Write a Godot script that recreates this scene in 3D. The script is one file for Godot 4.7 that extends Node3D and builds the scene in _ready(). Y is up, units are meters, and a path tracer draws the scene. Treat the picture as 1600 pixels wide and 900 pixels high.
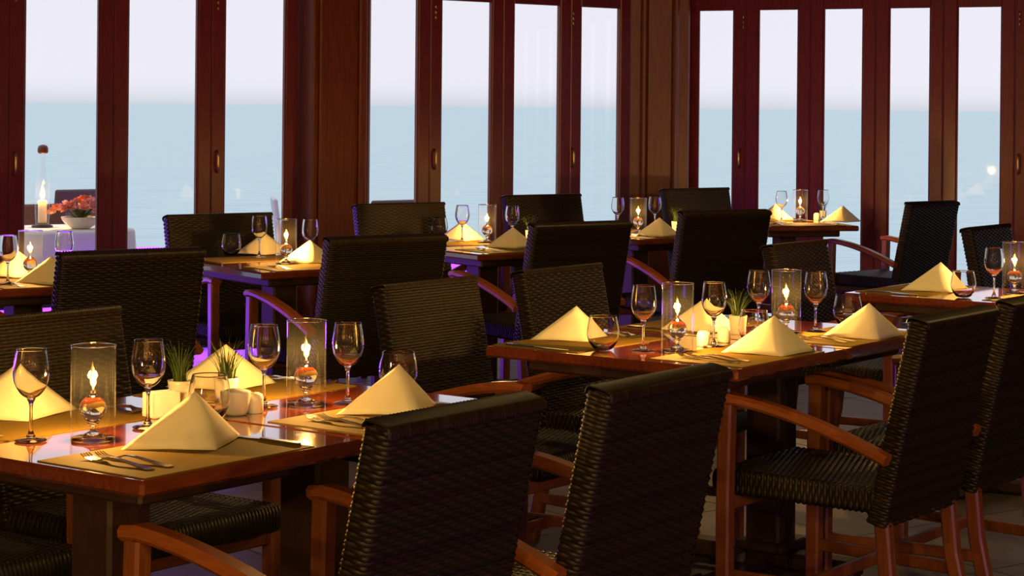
extends Node3D
# Dinner tables by a glazed corner above the sea. Ground-plan points are (X right, D depth in front of the camera); Godot z = -D.

const F := 3200.0          # focal length in pixels of the 1600 x 900 frame
const EYE := 1.45
const ROLL := 0.0095
const ROW1 := 53.5         # bearing of the first table row, degrees
const ROW2 := 35.0
const TABLE_H := 0.75

var used := {}
var M := {}
var rng := RandomNumberGenerator.new()
var glass_proto := {}

# ------------------------------------------------------------------ layout helpers
func at(x: float, y: float, h: float) -> Vector3:   # the point at height h that stands at this spot of the photograph
	var u := x - 800.0
	var v := y - 167.0
	var u2 := u + ROLL * v
	var v2 := v - ROLL * u
	var d := F * (EYE - h) / v2
	return Vector3(u2 * d / F, h, -d)

func along(deg: float) -> Vector3: return Vector3(cos(deg_to_rad(deg)), 0, -sin(deg_to_rad(deg)))
func across(deg: float) -> Vector3: return Vector3(sin(deg_to_rad(deg)), 0, cos(deg_to_rad(deg)))
func row1(a: float, n: float, h := 0.0) -> Vector3:
	var o := at(222, 753, TABLE_H)
	return Vector3(o.x, h, o.z) + along(ROW1) * a + across(ROW1) * n

func numbered(called: String) -> String:
	var k: int = used.get(called, 0)
	used[called] = k + 1
	return called if k == 0 else "%s_%03d" % [called, k]

func thing(called: String, label: String, category: String, where := Vector3.ZERO, turn := 0.0, group := "") -> Node3D:
	var o := Node3D.new()
	o.name = numbered(called)
	add_child(o)
	o.position = where
	o.rotation.y = turn
	tag(o, label, category, group)
	return o

func tag(o: Node, label: String, category := "", group := "", kind := "") -> void:
	if label: o.set_meta("label", label)
	if category: o.set_meta("category", category)
	if group: o.set_meta("group", group)
	if kind: o.set_meta("kind", kind)

func part(called: String, m, material: Material, parent: Node, where := Vector3.ZERO) -> MeshInstance3D:
	var o := MeshInstance3D.new()
	o.name = called
	o.mesh = m.commit() if m is SurfaceTool else m
	o.material_override = material
	parent.add_child(o, true)
	o.position = where
	return o

func struct(called: String, m, material: Material) -> MeshInstance3D:
	var o := part(called, m, material, self)
	o.set_meta("kind", "structure")
	return o

func struct_node(called: String, where: Vector3, turn: float) -> Node3D:
	var o := Node3D.new()
	o.name = called
	add_child(o)
	o.position = where
	o.rotation.y = turn
	o.set_meta("kind", "structure")
	return o

func copy(o: Node3D, where: Vector3, turn: float, label: String, group := "") -> Node3D:
	var c: Node3D = o.duplicate()
	var base := String(o.name)
	if base.length() > 4 and base.substr(base.length() - 3).is_valid_int() and base[base.length() - 4] == "_":
		base = base.substr(0, base.length() - 4)
	c.name = numbered(base)
	add_child(c)
	c.position = where
	c.rotation = Vector3(0, turn, 0)
	tag(c, label, "", group)
	return c

# ------------------------------------------------------------------ mesh helpers
func mesh(smooth := false) -> SurfaceTool:
	var st := SurfaceTool.new()
	st.begin(Mesh.PRIMITIVE_TRIANGLES)
	st.set_smooth_group(0 if smooth else -1)
	return st

func done(st: SurfaceTool) -> ArrayMesh:
	st.generate_normals()
	return st.commit()

func tri(st: SurfaceTool, a: Vector3, b: Vector3, c: Vector3, inside: Vector3) -> void:
	if (b - a).cross(c - a).dot((a + b + c) / 3.0 - inside) > 0.0:
		var s := b
		b = c
		c = s
	st.add_vertex(a)
	st.add_vertex(b)
	st.add_vertex(c)

func quad(st: SurfaceTool, a: Vector3, b: Vector3, c: Vector3, d: Vector3, inside: Vector3) -> void:
	tri(st, a, b, c, inside)
	tri(st, a, c, d, inside)

func cbox(st: SurfaceTool, c: Vector3, s: Vector3, r := 0.004, xf := Transform3D()) -> void:   # a chamfered box
	var h := s / 2.0
	r = minf(r, minf(h.x, minf(h.y, h.z)) * 0.9)
	var v := {}
	for sx in [-1, 1]:
		for sy in [-1, 1]:
			for sz in [-1, 1]:
				for k in 3:
					var q := Vector3(sx * (h.x - r), sy * (h.y - r), sz * (h.z - r))
					q[k] = Vector3(sx, sy, sz)[k] * h[k]
					v[[sx, sy, sz, k]] = xf * (c + q)
	var m := xf * c
	for s1 in [-1, 1]:
		quad(st, v[[s1, -1, -1, 0]], v[[s1, 1, -1, 0]], v[[s1, 1, 1, 0]], v[[s1, -1, 1, 0]], m)
		quad(st, v[[-1, s1, -1, 1]], v[[1, s1, -1, 1]], v[[1, s1, 1, 1]], v[[-1, s1, 1, 1]], m)
		quad(st, v[[-1, -1, s1, 2]], v[[1, -1, s1, 2]], v[[1, 1, s1, 2]], v[[-1, 1, s1, 2]], m)
		for s2 in [-1, 1]:
			quad(st, v[[s1, s2, -1, 0]], v[[s1, s2, 1, 0]], v[[s1, s2, 1, 1]], v[[s1, s2, -1, 1]], m)
			quad(st, v[[s1, -1, s2, 0]], v[[s1, 1, s2, 0]], v[[s1, 1, s2, 2]], v[[s1, -1, s2, 2]], m)
			quad(st, v[[-1, s1, s2, 1]], v[[1, s1, s2, 1]], v[[1, s1, s2, 2]], v[[-1, s1, s2, 2]], m)
			for s3 in [-1, 1]:
				tri(st, v[[s1, s2, s3, 0]], v[[s1, s2, s3, 1]], v[[s1, s2, s3, 2]], m)

func cb(c: Vector3, s: Vector3, r := 0.004) -> ArrayMesh:
	var st := mesh()
	cbox(st, c, s, r)
	return done(st)

func lathe(st: SurfaceTool, prof: Array, segs := 32, off := Vector3.ZERO) -> void:   # profile of Vector2(radius, y), outside runs upwards
	for i in prof.size() - 1:
		for j in segs:
			var t0 := TAU * j / segs
			var t1 := TAU * (j + 1) / segs
			var a: Vector2 = prof[i]
			var b: Vector2 = prof[i + 1]
			var p0 := off + Vector3(a.x * cos(t1), a.y, a.x * sin(t1))
			var p1 := off + Vector3(b.x * cos(t1), b.y, b.x * sin(t1))
			var p2 := off + Vector3(b.x * cos(t0), b.y, b.x * sin(t0))
			var p3 := off + Vector3(a.x * cos(t0), a.y, a.x * sin(t0))
			if b.x > 1e-5:
				st.add_vertex(p0); st.add_vertex(p1); st.add_vertex(p2)
			if a.x > 1e-5:
				st.add_vertex(p0); st.add_vertex(p2); st.add_vertex(p3)

func lm(prof: Array, segs := 32) -> ArrayMesh:
	var st := mesh(true)
	lathe(st, prof, segs)
	return done(st)

func curve2(pts: Array, steps := 6) -> Array:   # smooth profile through the points
	var out := []
	for i in pts.size() - 1:
		var p0: Vector2 = pts[maxi(i - 1, 0)]
		var p1: Vector2 = pts[i]
		var p2: Vector2 = pts[i + 1]
		var p3: Vector2 = pts[mini(i + 2, pts.size() - 1)]
		for k in steps:
			var v := p1.cubic_interpolate(p2, p0, p3, float(k) / steps)
			out.append(Vector2(maxf(v.x, 0.0), v.y))
	out.append(pts[-1])
	return out

func sweep(st: SurfaceTool, pts: Array, side: Vector3, sec: Array) -> void:   # a convex section swept along pts; side is the section's x axis
	var rings := []
	for i in pts.size():
		var a: Vector3 = pts[maxi(i - 1, 0)]
		var b: Vector3 = pts[mini(i + 1, pts.size() - 1)]
		var up := side.cross((b - a).normalized()).normalized()
		var ring := []
		for s: Vector2 in sec:
			ring.append((pts[i] as Vector3) + side * s.x + up * s.y)
		rings.append(ring)
	var n := sec.size()
	for i in pts.size() - 1:
		var mid: Vector3 = ((pts[i] as Vector3) + (pts[i + 1] as Vector3)) / 2.0
		for j in n:
			quad(st, rings[i][j], rings[i][(j + 1) % n], rings[i + 1][(j + 1) % n], rings[i + 1][j], mid)
	for e in [0, pts.size() - 1]:
		var inner: Vector3 = pts[1] if e == 0 else pts[pts.size() - 2]
		for j in range(1, n - 1):
			tri(st, rings[e][0], rings[e][j], rings[e][j + 1], inner)

func rect_sec(w: float, h: float, r: float) -> Array:
	var x := w / 2.0
	var y := h / 2.0
	return [Vector2(-x + r, -y), Vector2(x - r, -y), Vector2(x, -y + r), Vector2(x, y - r), Vector2(x - r, y), Vector2(-x + r, y), Vector2(-x, y - r), Vector2(-x, -y + r)]

func round_sec(r: float, n := 8) -> Array:
	var out := []
	for k in n:
		out.append(Vector2(cos(TAU * k / n), sin(TAU * k / n)) * r)
	return out

func prism(poly: PackedVector2Array, y0: float, y1: float) -> ArrayMesh:   # poly of (x, z)
	var st := mesh()
	var ix := Geometry2D.triangulate_polygon(poly)
	for k in range(0, ix.size(), 3):
		for y in [y0, y1]:
			var q := []
			for m in 3:
				q.append(Vector3(poly[ix[k + m]].x, y, poly[ix[k + m]].y))
			tri(st, q[0], q[1], q[2], q[0] - Vector3(0, (y - (y0 + y1) / 2.0), 0))
	for k in poly.size():
		var a := poly[k]
		var b := poly[(k + 1) % poly.size()]
		for t in [[Vector3(a.x, y0, a.y), Vector3(b.x, y0, b.y), Vector3(b.x, y1, b.y)], [Vector3(a.x, y0, a.y), Vector3(b.x, y1, b.y), Vector3(a.x, y1, a.y)]]:
			st.add_vertex(t[0]); st.add_vertex(t[1]); st.add_vertex(t[2])
	return done(st)

# ------------------------------------------------------------------ materials
func lin(r: float, g: float, b: float) -> Color: return Color(r, g, b).linear_to_srgb()

func mat(called: String, c: Color, rough := 0.6, metal := 0.0) -> StandardMaterial3D:
	var m := StandardMaterial3D.new()
	m.resource_name = called
	m.albedo_color = c
	m.roughness = rough
	m.metallic = metal
	M[called] = m
	return m

func noise_tex(freq: float, oct: int, sd: int, ramp: Array, size := 512, normal := false) -> NoiseTexture2D:
	var n := FastNoiseLite.new()
	n.noise_type = FastNoiseLite.TYPE_SIMPLEX_SMOOTH
	n.frequency = freq
	n.fractal_octaves = oct
	n.seed = sd
	var t := NoiseTexture2D.new()
	t.width = size
	t.height = size
	t.seamless = true
	t.noise = n
	if normal:
		t.as_normal_map = true
		t.bump_strength = 6.0
	elif ramp:
		var g := Gradient.new()
		g.offsets = PackedFloat32Array(ramp.map(func(r): return r[0]))
		g.colors = PackedColorArray(ramp.map(func(r): return r[1]))
		t.color_ramp = g
	return t

func wood(called: String, dark: Color, light: Color, rough: float, scale: Vector3, coat := 0.0) -> StandardMaterial3D:
	var m := mat(called, Color.WHITE, rough)
	m.albedo_texture = noise_tex(0.012, 5, called.hash() % 1000, [[0.0, dark], [0.45, dark.lerp(light, 0.45)], [0.6, dark.lerp(light, 0.6)], [1.0, light]])
	m.uv1_triplanar = true
	m.uv1_scale = scale
	if coat > 0.0:
		m.clearcoat_enabled = true
		m.clearcoat = coat
		m.clearcoat_roughness = 0.03
	return m

func emitter(called: String, c: Color, e: float) -> StandardMaterial3D:
	var m := mat(called, c, 0.5)
	m.emission_enabled = true
	m.emission = c
	m.emission_energy_multiplier = e
	return m

func pane_mat(called: String, alpha := 0.03, spec := 0.5) -> StandardMaterial3D:
	var m := mat(called, Color(1, 1, 1, alpha), 0.02)
	m.transparency = BaseMaterial3D.TRANSPARENCY_ALPHA
	m.metallic_specular = spec
	return m

func solid_glass(called: String, c := Color(1, 1, 1, 0.0)) -> StandardMaterial3D:
	var m := mat(called, c, 0.0)
	m.refraction_enabled = true
	m.refraction_scale = 0.05
	return m

func materials() -> void:
	wood("table_wood", lin(0.10, 0.018, 0.006), lin(0.21, 0.045, 0.012), 0.10, Vector3(1.2, 6, 9), 1.0)
	wood("pedestal_wood", lin(0.022, 0.006, 0.004), lin(0.045, 0.012, 0.007), 0.6, Vector3(9, 1.2, 9))
	wood("arm_wood", lin(0.20, 0.050, 0.012), lin(0.33, 0.092, 0.022), 0.33, Vector3(12, 12, 2))
	wood("leg_wood", lin(0.13, 0.034, 0.010), lin(0.22, 0.060, 0.016), 0.38, Vector3(14, 1.5, 14))
	wood("frame_wood", lin(0.10, 0.008, 0.022), lin(0.21, 0.021, 0.040), 0.34, Vector3(10, 0.8, 10))
	wood("column_wood", lin(0.10, 0.014, 0.004), lin(0.19, 0.032, 0.009), 0.4, Vector3(6, 0.6, 6))
	wood("wall_wood", lin(0.06, 0.020, 0.010), lin(0.11, 0.036, 0.016), 0.5, Vector3(5, 0.6, 5))
	wood("deck_wood", lin(0.14, 0.10, 0.08), lin(0.24, 0.17, 0.12), 0.7, Vector3(1, 4, 4))
	var wk := mat("wicker", Color.WHITE, 0.45)
	wk.metallic_specular = 0.38
	wk.vertex_color_use_as_albedo = true
	mat("wicker_core", lin(0.014, 0.009, 0.006), 0.7)
	var cloth := mat("napkin_cloth", lin(0.90, 0.82, 0.60), 0.9)
	cloth.normal_enabled = true
	cloth.normal_texture = noise_tex(0.2, 2, 5, [], 256, true)
	cloth.normal_scale = 0.25
	cloth.uv1_triplanar = true
	cloth.uv1_scale = Vector3(14, 14, 14)
	cloth.backlight_enabled = true
	cloth.backlight = lin(0.3, 0.26, 0.16)
	mat("white_cloth", lin(0.8, 0.8, 0.8), 0.9)
	var pm := mat("placemat_weave", Color.WHITE, 0.8)
	pm.metallic_specular = 0.2
	pm.albedo_texture = weave_texture()
	pm.uv1_scale = Vector3(18, 13, 1)
	var steel := mat("cutlery_steel", lin(0.62, 0.58, 0.52), 0.18, 1.0)
	steel.metallic_specular = 0.6
	mat("brass", lin(0.55, 0.34, 0.16), 0.35, 1.0)
	mat("ceramic", lin(0.80, 0.74, 0.64), 0.2)
	mat("ceramic_grey", lin(0.42, 0.36, 0.31), 0.3)
	mat("soil", lin(0.03, 0.02, 0.012), 0.95)
	var leaf := mat("grass_leaf", Color.WHITE, 0.5)
	leaf.vertex_color_use_as_albedo = true
	leaf.backlight_enabled = true
	leaf.backlight = lin(0.06, 0.10, 0.02)
	pane_mat("window_glass", 0.0, 0.5)
	solid_glass("bowl_glass")
	pane_mat("hurricane_glass", 0.001, 0.5)
	solid_glass("stem_glass")
	solid_glass("lamp_oil", Color(1.0, 0.96, 0.88, 0.0))
	mat("wick", lin(0.7, 0.6, 0.4), 0.9)
	emitter("flame_light", lin(1.0, 0.56, 0.07), 14.0)
	emitter("led_purple_light", lin(0.30, 0.05, 1.0), 3.0)
	emitter("bar_glow_light", lin(0.30, 0.05, 1.0), 1.0)
	emitter("sconce_light", lin(1.0, 0.66, 0.28), 9.0)
	emitter("downlight_light", lin(1.0, 0.68, 0.30), 12.0)
	mat("black_metal", lin(0.02, 0.02, 0.02), 0.5)
	mat("grout", lin(0.03, 0.025, 0.022), 0.9)
	for k in 3:
		var t := mat("floor_tile_%d" % k, Color.WHITE, 0.5)
		var b: float = [0.085, 0.10, 0.12][k]
		t.albedo_texture = noise_tex(0.02, 4, 30 + k, [[0.0, lin(b * 0.75, b * 0.58, b * 0.5)], [1.0, lin(b * 1.2, b * 0.95, b * 0.84)]], 256)
		t.uv1_triplanar = true
		t.uv1_world_triplanar = true
		t.uv1_scale = Vector3(1.4, 1.4, 1.4)
	var sea := mat("sea_water", lin(0.64, 0.86, 0.865), 0.45)
	sea.metallic_specular = 0.35
	sea.albedo_texture = noise_tex(0.03, 5, 77, [[0.0, Color(0.90, 0.92, 0.94)], [0.5, Color(0.965, 0.97, 0.975)], [1.0, Color(1, 1, 1)]])
	mat("blossom_orange", lin(0.85, 0.30, 0.16), 0.8)
	mat("blossom_pink", lin(0.85, 0.40, 0.38), 0.8)
	mat("chair_fabric", lin(0.75, 0.76, 0.85), 0.8)
	mat("patio_wicker", lin(0.12, 0.06, 0.05), 0.6)
	mat("bar_panel", lin(0.05, 0.03, 0.025), 0.4)

func weave_texture() -> ImageTexture:
	var im := Image.create(64, 64, false, Image.FORMAT_RGB8)
	for y in 64:
		for x in 64:
			var cx := x / 8
			var cy := y / 8
			var over := (cx + cy) % 2 == 0
			var k := 0.92 if over else 0.78
			var c := lin(0.19 * k, 0.115 * k, 0.017 * k)
			im.set_pixel(x, y, c)
	return ImageTexture.create_from_image(im)

# ------------------------------------------------------------------ woven slab: strands that pass over and under hidden stakes
func woven(st: SurfaceTool, w: float, h: float, t: float, xf: Transform3D, bow: float, top_wrap: bool) -> void:
	# local slab: x width, y rows, z thickness, y from 0 to h
	var pitch := 0.0088
	var stake := 0.023
	var rows := int(h / pitch)
	var r := minf(t * 0.45, 0.014)
	var per := []   # perimeter points [pos2, normal2, arc]
	var hw := w / 2.0
	var ht := t / 2.0
	var arc := 0.0
	var ds := 0.008
	var corners := [Vector2(hw - r, ht - r), Vector2(-hw + r, ht - r), Vector2(-hw + r, -ht + r), Vector2(hw - r, -ht + r)]
	for c in 4:
		var a0 := PI / 2.0 * c
		for k in 4:
			var ang := a0 + PI / 2.0 * k / 4.0
			per.append([corners[c] + Vector2(cos(ang), sin(ang)) * r, Vector2(cos(ang), sin(ang))])
		var nrm := Vector2(cos(a0 + PI / 2.0), sin(a0 + PI / 2.0))
		var p0: Vector2 = corners[c] + nrm * r
		var p1: Vector2 = corners[(c + 1) % 4] + nrm * r
		var n := maxi(1, int(p0.distance_to(p1) / ds))
		for k in n:
			per.append([p0.lerp(p1, float(k) / n), nrm])
	var arcs := [0.0]
	for i in per.size():
		var q0: Vector2 = per[i][0]
		var q1: Vector2 = per[(i + 1) % per.size()][0]
		arcs.append(arcs[-1] + q0.distance_to(q1))
	var periods := roundf(arcs[-1] / (2.0 * stake))
	var np := per.size()
	var verts := []
	for row in rows:
		var yc := (row + 0.5) * pitch
		var tone := rng.randf_range(0.75, 1.2)
		var lines := [[], [], []]
		for i in np:
			var ph: float = TAU * periods * arcs[i] / arcs[-1] + PI * row
			var d := 0.0022 * cos(ph)
			var pos: Vector2 = per[i][0]
			var nr: Vector2 = per[i][1]
			for l in 3:
				var out: float = d + [0.0, 0.0026, 0.0][l] - 0.0013
				var q := pos + nr * out
				var yy: float = yc + [-0.5, 0.0, 0.5][l] * pitch * 1.04
				var z := q.y + bow * (q.x * q.x / (hw * hw) - 0.4)
				lines[l].append(xf * Vector3(q.x, yy, z))
		var col := Color(0.015, 0.0095, 0.006) * tone
		col.a = 1.0
		st.set_color(col)
		for i in np:
			var j := (i + 1) % np
			for l in 2:
				var a: Vector3 = lines[l][i]
				var b: Vector3 = lines[l + 1][i]
				var c: Vector3 = lines[l + 1][j]
				var d: Vector3 = lines[l][j]
				st.add_vertex(a); st.add_vertex(c); st.add_vertex(b)
				st.add_vertex(a); st.add_vertex(d); st.add_vertex(c)
	if top_wrap:   # strands bound over the top edge
		var n := int(w / 0.0105)
		for k in n:
			var x0 := -hw + w * k / n
			var x1 := -hw + w * (k + 1) / n
			var tone := rng.randf_range(0.8, 1.3)
			var col := Color(0.022, 0.013, 0.007) * tone
			col.a = 1.0
			st.set_color(col)
			var zb0 := bow * (x0 * x0 / (hw * hw) - 0.4)
			var zb1 := bow * (x1 * x1 / (hw * hw) - 0.4)
			var path := []   # up the front face, over the flat top, down the rear face
			for q in [[-1.0, -0.012, 0.0], [-1.0, -0.004, 0.0], [-0.9, 0.002, 0.0], [-0.6, 0.004, 0.0], [0.0, 0.0045, 0.0], [0.6, 0.004, 0.0], [0.9, 0.002, 0.0], [1.0, -0.004, 0.0], [1.0, -0.012, 0.0]]:
				path.append(Vector2(q[0] * (ht + 0.0006), h + q[1]))
			var prev := []
			for s in path.size():
				var ring := []
				var e: Vector2 = path[s]
				var outw := Vector2(signf(e.x), 0.0) if s < 2 or s > path.size() - 3 else Vector2(e.x / ht * 0.6, 1.0).normalized()
				for l in 3:
					var q: Vector2 = e + outw * [0.0, 0.0042, 0.0][l]
					var x: float = [x0, (x0 + x1) / 2.0, x1][l]
					ring.append(xf * Vector3(x, q.y, q.x + [zb0, (zb0 + zb1) / 2.0, zb1][l]))
				if prev:
					for l in 2:
						st.add_vertex(prev[l]); st.add_vertex(ring[l + 1]); st.add_vertex(prev[l + 1])
						st.add_vertex(prev[l]); st.add_vertex(ring[l]); st.add_vertex(ring[l + 1])
				prev = ring

func make_chair(w: float) -> Node3D:   # front towards -z, floor point under the seat's middle
	var t := thing("wicker_armchair", "x", "chair")
	var hw := w / 2.0
	var arm_x := hw + 0.028
	# seat
	var seat := part("seat", cb(Vector3(0, 0.405, -0.005), Vector3(w - 0.02, 0.052, 0.47), 0.015), M.wicker_core, t)
	var st := mesh(true)
	woven(st, w, 0.49, 0.07, Transform3D(Basis(Vector3(1, 0, 0), PI / 2.0), Vector3(0, 0.405, -0.25)), 0.0, false)
	var wv := part("seat_weave", done(st), M.wicker, seat)
	wv.set_meta("kind", "stuff")
	tag(wv, "dark brown woven wicker strands")
	part("seat_edge", front_edge(w), M.wicker, seat)
	# back, leaning
	var lean := atan2(0.12, 0.555)
	var bx := Transform3D(Basis(Vector3(1, 0, 0), lean), Vector3(0, 0.34, 0.24))
	var st0 := mesh()
	cbox(st0, Vector3(0, 0.283, 0), Vector3(w - 0.008, 0.560, 0.052), 0.010, bx)
	var back := part("backrest", done(st0), M.wicker_core, t)
	var st2 := mesh(true)
	woven(st2, w, 0.566, 0.060, bx, 0.0, true)
	var bw := part("back_weave", done(st2), M.wicker, back)
	bw.set_meta("kind", "stuff")
	tag(bw, "dark brown woven wicker strands")
	for s in [-1.0, 1.0]:
		# front leg that rises to the arm
		var fl := mesh()
		sweep(fl, [Vector3(s * arm_x, 0, -0.205), Vector3(s * arm_x, 0.4, -0.205), Vector3(s * arm_x, 0.628, -0.20)], Vector3(1, 0, 0), rect_sec(0.042, 0.042, 0.006))
		part("front_leg", done(fl), M.leg_wood, t)
		var rl := mesh()
		sweep(rl, [Vector3(s * (hw - 0.03), 0, 0.31), Vector3(s * (hw - 0.03), 0.2, 0.265), Vector3(s * (hw - 0.03), 0.40, 0.245)], Vector3(1, 0, 0), rect_sec(0.04, 0.042, 0.006))
		part("rear_leg", done(rl), M.leg_wood, t)
		# bent arm: high in front, falling to the back
		var ar := mesh()
		var pts := []
		for k in 15:
			var u := k / 14.0
			var z := lerpf(-0.228, 0.285, u)
			var y := 0.645 - 0.125 * pow(u, 1.7)
			if k == 0: y -= 0.006
			pts.append(Vector3(s * (arm_x - 0.012 * u), y, z))
		sweep(ar, pts, Vector3(1, 0, 0), rect_sec(0.052, 0.03, 0.009))
		part("armrest", done(ar), M.arm_wood, t)
		var sr := mesh()
		sweep(sr, [Vector3(s * arm_x, 0.15, -0.2), Vector3(s * (hw - 0.02), 0.15, 0.28)], Vector3(1, 0, 0), rect_sec(0.02, 0.034, 0.004))
		part("stretcher", done(sr), M.leg_wood, t)
	var cr := mesh()
	sweep(cr, [Vector3(-hw, 0.15, 0.03), Vector3(hw, 0.15, 0.03)], Vector3(0, 0, 1), rect_sec(0.02, 0.034, 0.004))
	part("stretcher", done(cr), M.leg_wood, t)
	var fr := mesh()
	cbox(fr, Vector3(0, 0.352, -0.205), Vector3(w + 0.02, 0.045, 0.025), 0.004)
	part("seat_rail", done(fr), M.leg_wood, t)
	return t

func front_edge(w: float) -> ArrayMesh:
	var st := mesh(true)
	st.set_color(Color(0.015, 0.0095, 0.006))
	var n := int(w / 0.012)
	for k in n:
		var x := -w / 2.0 + w * (k + 0.5) / n
		var pts := []
		for s in 7:
			var a := PI * s / 6.0
			pts.append(Vector3(x, 0.405 + cos(a) * 0.034, -0.248 - sin(a) * 0.016))
		sweep(st, pts, Vector3(1, 0, 0), rect_sec(0.011, 0.004, 0.001))
	return done(st)

# ------------------------------------------------------------------ table things
func make_table() -> Node3D:
	var t := thing("dining_table", "x", "table")
	var st := mesh()
	cbox(st, Vector3(0, TABLE_H - 0.016, 0), Vector3(0.63, 0.032, 0.85), 0.007)
	part("tabletop", done(st), M.table_wood, t)
	part("apron", cb(Vector3(0, 0.698, 0), Vector3(0.46, 0.04, 0.66), 0.006), M.pedestal_wood, t)
	var col := part("pedestal", cb(Vector3(0, 0.37, 0), Vector3(0.12, 0.62, 0.12), 0.008), M.pedestal_wood, t)
	part("collar", cb(Vector3(0, 0.075, 0), Vector3(0.17, 0.03, 0.17), 0.006), M.pedestal_wood, col)
	var b := mesh()
	cbox(b, Vector3(0, 0.032, 0), Vector3(0.50, 0.055, 0.09), 0.012)
	part("foot", done(b), M.pedestal_wood, t)
	var b2 := mesh()
	cbox(b2, Vector3(0, 0.032, 0), Vector3(0.09, 0.056, 0.62), 0.012)
	part("foot", done(b2), M.pedestal_wood, t)
	return t

func walled(outer: Array, wall: float, floor_: float) -> Array:   # the outer profile, then back down inside it
	var out := outer.duplicate()
	var n := outer.size()
	for k in range(n - 1, -1, -1):
		var a: Vector2 = outer[maxi(k - 1, 0)]
		var b: Vector2 = outer[mini(k + 1, n - 1)]
		var d := (b - a).normalized()
		var p: Vector2 = outer[k]
		var th := lerpf(floor_, wall, clampf((p.y - outer[0].y) / 0.025, 0.0, 1.0))
		var q := p + Vector2(-d.y, d.x) * th
		out.append(Vector2(0.0 if k == 0 else maxf(q.x, 0.0002), q.y))
	return out

func make_wine() -> Node3D:
	var t := thing("wine_glass", "x", "wine glass")
	var op := curve2([Vector2(0.0, 0.0905), Vector2(0.012, 0.0925), Vector2(0.024, 0.102), Vector2(0.0350, 0.121), Vector2(0.0390, 0.143), Vector2(0.0365, 0.170), Vector2(0.0318, 0.197)], 6)
	part("bowl", lm(walled(op, 0.0011, 0.004), 40), M.bowl_glass, t)
	part("stem", lm(curve2([Vector2(0.0, 0.006), Vector2(0.010, 0.008), Vector2(0.0046, 0.022), Vector2(0.0037, 0.05), Vector2(0.0042, 0.076), Vector2(0.009, 0.0885), Vector2(0.0085, 0.0925), Vector2(0.0, 0.094)], 4), 20), M.stem_glass, t)
	part("foot", lm([Vector2(0.0, 0.0), Vector2(0.034, 0.0), Vector2(0.0348, 0.0012), Vector2(0.033, 0.0026), Vector2(0.014, 0.0055), Vector2(0.0, 0.0075)], 40), M.stem_glass, t)
	return t

func make_tumbler() -> Node3D:
	var t := thing("stemless_glass", "x", "glass")
	part("bowl", lm(walled(curve2([Vector2(0.0, 0.0005), Vector2(0.024, 0.0008), Vector2(0.040, 0.020), Vector2(0.0475, 0.045), Vector2(0.0440, 0.074), Vector2(0.0385, 0.098)], 6), 0.0013, 0.006), 40), M.bowl_glass, t)
	return t

func make_candle() -> Node3D:
	var t := thing("oil_candle", "x", "candle")
	# cylinder shade with a thick foot
	var g := part("hurricane_shade", lm([Vector2(0.0455, 0.0), Vector2(0.0462, 0.01), Vector2(0.0462, 0.196)], 48), M.hurricane_glass, t)
	part("rim", lm([Vector2(0.0452, 0.1955), Vector2(0.0468, 0.1955), Vector2(0.047, 0.1975), Vector2(0.046, 0.199), Vector2(0.0451, 0.1975), Vector2(0.0452, 0.1955)], 48), M.stem_glass, g)
	part("base", lm([Vector2(0.0, 0.0005), Vector2(0.044, 0.0005), Vector2(0.0448, 0.003), Vector2(0.044, 0.007), Vector2(0.0, 0.0085)], 40), M.stem_glass, g)
	# glass ball of lamp oil on a small foot, with a neck and wick
	part("oil_ball", lm(curve2([Vector2(0.0, 0.038), Vector2(0.012, 0.0405), Vector2(0.0235, 0.051), Vector2(0.028, 0.066), Vector2(0.0235, 0.081), Vector2(0.012, 0.0915), Vector2(0.0065, 0.096), Vector2(0.006, 0.104), Vector2(0.0, 0.1045)], 4), 28), M.lamp_oil, t)
	part("ball_foot", lm(curve2([Vector2(0.0, 0.0085), Vector2(0.020, 0.009), Vector2(0.019, 0.013), Vector2(0.007, 0.020), Vector2(0.006, 0.030), Vector2(0.012, 0.0365), Vector2(0.0, 0.0375)], 4), 24), M.stem_glass, t)
	part("wick", lm([Vector2(0.0, 0.1046), Vector2(0.0022, 0.1046), Vector2(0.0020, 0.112), Vector2(0.0, 0.1125)], 10), M.wick, t)
	part("flame", lm(curve2([Vector2(0.0, 0.111), Vector2(0.0045, 0.115), Vector2(0.0062, 0.122), Vector2(0.0048, 0.132), Vector2(0.0022, 0.144), Vector2(0.0, 0.153)], 4), 16), M.flame_light, t)
	var l := OmniLight3D.new()
	l.name = "flame_glow"
	l.position = Vector3(0, 0.125, 0)
	l.light_color = lin(1.0, 0.52, 0.12)
	l.light_energy = 0.33
	l.light_size = 0.006
	l.omni_range = 20.0
	l.omni_attenuation = 2.0
	l.shadow_enabled = true
	t.add_child(l)
	return t

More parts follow.
